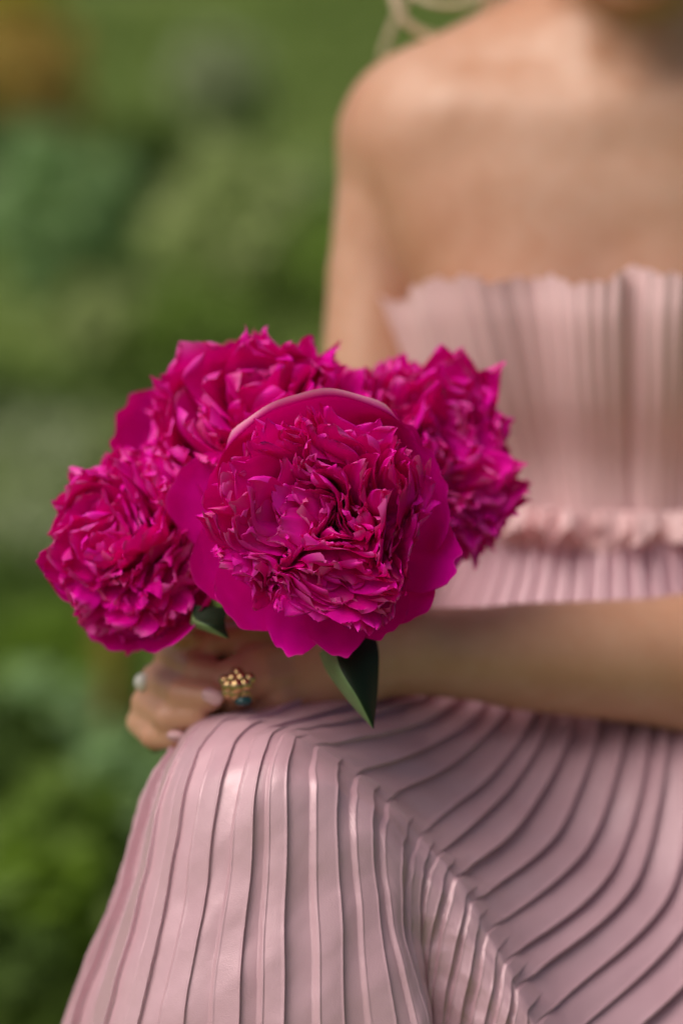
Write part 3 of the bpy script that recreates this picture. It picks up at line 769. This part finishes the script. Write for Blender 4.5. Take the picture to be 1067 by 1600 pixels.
# ------------------------------------------------------------------ peonies
def warp_field(r, lam, amp, n=10):
    k = r.normal(size=(n, 3)); k /= np.linalg.norm(k, axis=1)[:, None]; k *= (2 * np.pi / (lam * r.uniform(.75, 1.4, n)))[:, None]
    a = r.normal(size=(n, 3)); a *= amp / math.sqrt(n) / 1.0; p = r.uniform(0, 6.28, n)
    return lambda q: np.sin(q @ k.T + p) @ a

def inner_petal(r, R, th, gap, phi0, Wd, grow, jag, curl, ruf, cup, spiral):
    """one petal of a whorl: follows its own meridian of the bloom, so whorls nest without cutting each other"""
    nt, ns = 18, 15
    t = (1 - (1 - np.linspace(0, 1, nt)) ** 1.7)[:, None]; s = np.linspace(-1, 1, ns)[None, :]
    p = r.uniform(0, 6.28, 6)
    w = Wd * (.30 + .70 * np.sin(np.pi / 2 * np.minimum(1, t / .7)) ** 1.2)
    w = w * np.where(t > .78, np.sqrt(np.maximum(0, 1 - .94 * ((t - .78) / .22) ** 2.2)), 1)
    lf = grow * (1 - .05 * np.abs(s) ** 2.5 - jag * (.55 * np.sin(s * 2.3 + p[0]) ** 2 + .40 * np.sin(s * 4.9 + p[1]) ** 2 + .22 * np.sin(s * 8.5 + p[5]) ** 2))
    tt = t * (1 - t ** 1.8 * (1 - lf))
    b0 = np.array([.10 * R * min(1, th / .5 + .2), -.42 * R]); b2 = np.array([R * math.sin(th), R * math.cos(th)])
    b1 = np.array([R * (.16 + .62 * math.sin(th * .8)) * min(1, th / .9 + .12), R * (-.30 + .50 * math.cos(th))])
    u = tt[..., None]
    C = (1 - u) ** 2 * b0 + 2 * u * (1 - u) * b1 + u ** 2 * b2
    dC = 2 * (1 - u) * (b1 - b0) + 2 * u * (b2 - b1); dC /= np.linalg.norm(dC, axis=-1)[..., None] + 1e-9
    nrm = np.stack([dC[..., 1], -dC[..., 0]], -1)                    # outward side of the meridian
    off = gap * t ** 1.6 * (curl * t + spiral * s - cup * s ** 2) + ruf * gap * t ** 2 * (np.sin(s * 3.2 + p[2]) + .6 * np.sin(s * 6.8 + p[3]) * t + .35 * np.sin(s * 11 + p[4]) * t * t)
    C = C + nrm * off[..., None]
    x = s * w; reff = np.maximum(C[..., 0], .26 * R); a = x / reff
    xx = reff * np.sin(a); yr = C[..., 0] - reff * (1 - np.cos(a))
    V = np.stack([yr * math.cos(phi0) - xx * math.sin(phi0), yr * math.sin(phi0) + xx * math.cos(phi0), C[..., 1] + 0 * s], -1)
    return V.reshape(-1, 3), grid_faces(nt, ns)

def guard_petal(r, spine, phi, half, R0, jag, ruf, curl=0.0):
    """spine: control points (radius, forward); wraps round the bloom's axis"""
    nt, ns = 40, 21
    sp = hermite(np.linspace(0, 1, len(spine)), np.array(spine, float), np.linspace(0, 1, nt))
    t = np.linspace(0, 1, nt)[:, None]; s = np.linspace(-1, 1, ns)[None, :]
    p = r.uniform(0, 6.28, 6)
    lf = 1 - .24 * np.abs(s) ** 3.0 - jag * (.5 * np.abs(np.sin(s * 2.2 + p[0])) + .25 * np.abs(np.sin(s * 5.1 + p[1])))
    tt = t * (1 - t ** 1.6 * (1 - lf))
    rr = np.interp(tt, np.linspace(0, 1, nt), sp[:, 0]); zz = np.interp(tt, np.linspace(0, 1, nt), sp[:, 1])
    wt = (.35 + .65 * np.sin(np.pi / 2 * np.minimum(1, t / .6))) * np.where(t > .6, np.sqrt(np.maximum(0, 1 - .55 * ((t - .6) / .4) ** 2)), 1)
    w = half * R0 * wt * s                                           # arc length sideways
    reff = np.maximum(rr, R0 * .55)
    a = w / reff
    x = rr * 0 + (rr + (reff - rr)) * np.sin(a); yrad = rr - reff * (1 - np.cos(a)) * .85
    wv = ruf * t ** 2 * (np.sin(s * 4.2 + p[2]) + .6 * np.sin(s * 9 + p[3]) + .5 * np.sin(s * 3 + t * 5 + p[4]))
    zz = zz + wv; yrad = yrad + .5 * wv + curl * sstep(.93, 1, t * np.ones_like(s)); zz = zz - .5 * curl * sstep(.95, 1, t * np.ones_like(s))
    V = np.stack([yrad * np.cos(phi) - x * np.sin(phi), yrad * np.sin(phi) + x * np.cos(phi), zz], -1)
    return V.reshape(-1, 3), grid_faces(nt, ns)

def set_rim_light(o, nt, ns, w, t0, pw=1.0):  # weight of the painted edge light, rising towards the petal tip
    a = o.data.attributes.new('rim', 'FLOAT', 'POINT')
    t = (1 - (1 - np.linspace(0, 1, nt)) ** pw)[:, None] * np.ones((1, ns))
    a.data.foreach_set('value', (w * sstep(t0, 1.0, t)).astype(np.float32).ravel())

def peony(name, c, axis, R, label, n_inner, guards, seed, size=1.0, flat=.0, hollow=0.0, hemi=1.75, jag=.16, grip=None, messy=1.0, squash=(1, 1)):
    r = np.random.default_rng(seed)
    z = np.asarray(axis, float); z = RT * z[0] + UP * z[1] - FW * z[2]; z /= np.linalg.norm(z)
    x = RT - z * (RT @ z); x /= np.linalg.norm(x); y = np.cross(z, x)
    M = np.stack([x, y, z], 1)                                       # local -> world
    e = empty(name, c, label, 'flower', 'peonies of the bouquet')
    big = warp_field(r, 1.05 * R, .115 * R * messy); mid_ = warp_field(r, .50 * R, .050 * R * messy); fin = warp_field(r, .22 * R, .008 * R)
    nw = n_inner
    for wi in range(nw):
        th = hemi * ((wi + .45) / nw) ** .92; gap = R * hemi / nw
        npet = max(3, int(round(2 * math.pi * math.sin(min(th, math.pi - th) if th < 2.2 else .9) / size)))
        for j in range(npet):
            phi = 2 * math.pi * (j + .5 * (wi % 2)) / npet + wi * .7 + r.normal(0, .10)
            Wd = math.pi * R * max(.16, math.sin(th)) / npet * r.uniform(1.05, 1.45)
            hol = 1 - hollow * math.exp(-(th / .42) ** 2) - flat * max(0, math.cos(th))
            grow = hol * r.uniform(.80, 1.10)
            v, f = inner_petal(r, R, th + r.normal(0, .02), gap, phi, Wd, grow, r.uniform(.3, 1) * jag, r.normal(.05, .45), r.uniform(.12, .38), r.normal(.3, .26), .42)
            tipw = sstep(-.35 * R, .35 * R, np.linalg.norm(v - np.array([0, 0, -.42 * R]), axis=1) - .35 * R)[:, None]
            v = v * np.array([squash[0], squash[1], 1.0])
            v = v + (big(v) + mid_(v)) * tipw + fin(v) * tipw
            set_rim_light(mesh_obj('petal', v @ M.T, f, M_PETAL, e), 18, 15, .26 * r.random() ** 2, .92, 1.7)
    for gspec in guards:
        phi, half, spine = gspec[0], gspec[1], gspec[2]
        kw = gspec[3] if len(gspec) > 3 else {}
        v, f = guard_petal(r, [(a * R, b * R) for a, b in spine], math.radians(phi), half, R, kw.get('jag', .10), kw.get('ruf', .03) * R, kw.get('curl', 0) * R)
        set_rim_light(mesh_obj('guard_petal', v @ M.T, f, M_GUARD, e), 40, 21, kw.get('rim', .08), kw.get('t0', .95))
    # sepal cup and stem down into the hands
    base = -z * R * .52
    if grip is not None:
        p0 = base; p3 = np.asarray(grip[0]) - c; p4 = np.asarray(grip[1]) - c
        pm = p0 - z * R * .55
        pts = hermite(np.array([0, .3, .8, 1.0]), np.array([p0, pm, p3, p4]), np.linspace(0, 1, 24))
        v, f = tube(pts, .0033, 8); mesh_obj('stem', v, f, M_STEM, e)
    v, f = uvsphere(base, R * .2, 12, 8); mesh_obj('calyx', v, f, M_STEM, e)
    return e

GRIPT = lambda i: (P(318 + i * 8, 1040 + 4 * i, 1.345 + .004 * i), P(240 + i * 7, 1172 - 3 * i, 1.372 + .004 * i))
# the open bloom in front
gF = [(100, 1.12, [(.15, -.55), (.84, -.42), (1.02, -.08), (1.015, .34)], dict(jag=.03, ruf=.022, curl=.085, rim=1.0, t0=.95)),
      (150, .50, [(.15, -.55), (.85, -.50), (1.06, -.22), (1.08, .02)], dict(jag=.04, ruf=.015)),
      (170, .46, [(.15, -.60), (.85, -.66), (1.24, -.56), (1.46, -.36)], dict(jag=.05, ruf=.025)),
      (205, .44, [(.15, -.60), (.85, -.60), (1.14, -.42), (1.30, -.14)], dict(jag=.04, ruf=.02)),
      (226, .40, [(.15, -.58), (.80, -.50), (1.10, -.26), (1.24, .05)], dict(jag=.06, ruf=.02)),
      (254, .30, [(.15, -.55), (.75, -.46), (1.08, -.22), (1.28, .06)], dict(jag=.10, ruf=.03)),
      (276, .30, [(.15, -.55), (.75, -.44), (1.06, -.20), (1.26, .08)], dict(jag=.10, ruf=.03)),
      (298, .32, [(.15, -.56), (.75, -.50), (1.05, -.26), (1.18, -.04)], dict(jag=.08, ruf=.03)),
      (316, .36, [(.15, -.56), (.80, -.56), (1.08, -.36), (1.22, -.14)], dict(jag=.07, ruf=.03)),
      (340, .36, [(.15, -.56), (.80, -.50), (1.08, -.22), (1.26, .02)], dict(jag=.10, ruf=.04)),
      (8, .44, [(.15, -.56), (.80, -.48), (1.02, -.16), (1.10, .10)], dict(jag=.10, ruf=.03)),
      (36, .46, [(.15, -.56), (.80, -.48), (1.02, -.16), (1.08, .06)], dict(jag=.12, ruf=.04)),
      (56, .46, [(.15, -.58), (.80, -.52), (1.04, -.26), (1.12, -.02)], dict(jag=.12, ruf=.04))]
gF = [(g[0], g[1] * 58 / 55.5, [(a * 58 / 55.5, b * 58 / 55.5) for a, b in g[2]], g[3]) for g in gF]
peony('peony_flower', P(510, 808, 1.235), (-.01, .05, 1), .0555,
      'open magenta peony with broad smooth outer petals and a pale curled upper rim', 18, gF, 3, .25, flat=.08, hollow=.38, hemi=1.34, jag=.09, messy=1.0, grip=GRIPT(1))
gL = [(255, .55, [(.15, -.5), (.8, -.5), (1.1, -.25), (1.22, .05)]), (300, .6, [(.15, -.5), (.8, -.45), (1.15, -.1), (1.35, .25)], dict(jag=.05, ruf=.04)),
      (325, .5, [(.15, -.5), (.8, -.45), (1.1, -.2), (1.2, .1)]), (90, .6, [(.15, -.5), (.75, -.5), (1.0, -.3), (1.08, 0)]),
      (180, .6, [(.15, -.5), (.7, -.5), (.95, -.3), (1.0, 0)]), (30, .7, [(.15, -.5), (.8, -.45), (1.05, -.1), (1.15, .3)])]
peony('peony_flower', P(205, 850, 1.295), (-.40, .10, .9), .0475,
      'magenta peony hanging lowest over the clasped hands on the lawn side of the bouquet', 16, gL, 7, .34, flat=.0, hollow=.06, hemi=2.0, jag=.09, messy=.65, grip=GRIPT(0), squash=(.95, 1.08))
gT = [(170, .6, [(.15, -.5), (.85, -.45), (1.15, -.15), (1.22, .15)], dict(jag=.08)), (200, .7, [(.15, -.5), (.85, -.4), (1.15, -.05), (1.22, .3)], dict(jag=.05)),
      (225, .6, [(.15, -.5), (.85, -.4), (1.12, -.05), (1.2, .3)], dict(jag=.05)), (110, .6, [(.15, -.5), (.75, -.5), (1.0, -.3), (1.06, 0)]), (60, .6, [(.15, -.5), (.75, -.5), (1.0, -.3), (1.05, 0)]), (10, .6, [(.15, -.5), (.8, -.5), (1.05, -.3), (1.1, 0)])]
peony('peony_flower', P(404, 682, 1.320), (-.08, .56, .84), .0640,
      'large magenta peony forming the top of the bouquet behind the open bloom', 16, gT, 12, .35, flat=.05, hollow=.05, hemi=1.9, jag=.07, messy=.6, grip=GRIPT(2), squash=(1.06, .95))
gR = [(330, .6, [(.15, -.5), (.75, -.5), (.98, -.3), (1.05, 0)]), (30, .6, [(.15, -.5), (.75, -.5), (.98, -.3), (1.02, 0)]), (270, .6, [(.15, -.5), (.75, -.5), (1.0, -.3), (1.08, 0)])]
peony('peony_flower', P(658, 732, 1.345), (.36, .20, .9), .0560,
      'full ruffled magenta peony on the bodice side of the bouquet', 17, gR, 23, .31, flat=.0, hollow=.05, hemi=2.0, jag=.10, messy=.62, grip=GRIPT(3), squash=(.92, 1.14))

# leaves of the front peony
def leaf(parent, mid_l, left_l, right_l, name='leaf'):
    n = 14; t = np.linspace(0, 1, n); tt = np.linspace(0, 1, 4)
    A = hermite(tt, np.array([P(*q) for q in left_l]), t); Mi = hermite(tt, np.array([P(*q) for q in mid_l]), t); C = hermite(tt, np.array([P(*q) for q in right_l]), t)
    colsv = []
    for w in np.linspace(0, 1, 5)[:-1]: colsv.append(A + (Mi - A) * w + CB * .0015 * math.sin(math.pi * w) )
    for w in np.linspace(0, 1, 6): colsv.append(Mi + (C - Mi) * w + CB * .0022 * math.sin(math.pi * w))
    V = np.stack(colsv, 1); nc = V.shape[1]
    ff = grid_faces(n, nc); fm = np.tile(np.array([1] * 4 + [0] * (nc - 5)), n - 1)
    o = mesh_obj(name, V.reshape(-1, 3) - np.asarray(parent.location), ff, None, parent, mats=[M_LEAFD, M_LEAFL], fmat=fm); return o
pf = [o for o in bpy.data.objects if o.name.startswith('peony_flower')][0]
leaf(pf, [(522, 1005, 1.262), (532, 1045, 1.247), (560, 1092, 1.243), (583, 1138, 1.25)],
         [(498, 1020, 1.275), (512, 1052, 1.262), (546, 1098, 1.255), (582.5, 1138.5, 1.2505)],
         [(585, 990, 1.270), (592, 1022, 1.262), (590, 1080, 1.258), (584, 1138, 1.2505)])
leaf(pf, [(300, 945, 1.275), (304, 966, 1.268), (326, 978, 1.262), (357, 997, 1.268)],
         [(305, 945, 1.285), (297, 974, 1.275), (320, 986, 1.270), (356, 998, 1.2685)],
         [(360, 950, 1.275), (352, 965, 1.27), (352, 978, 1.268), (358, 997, 1.2685)])
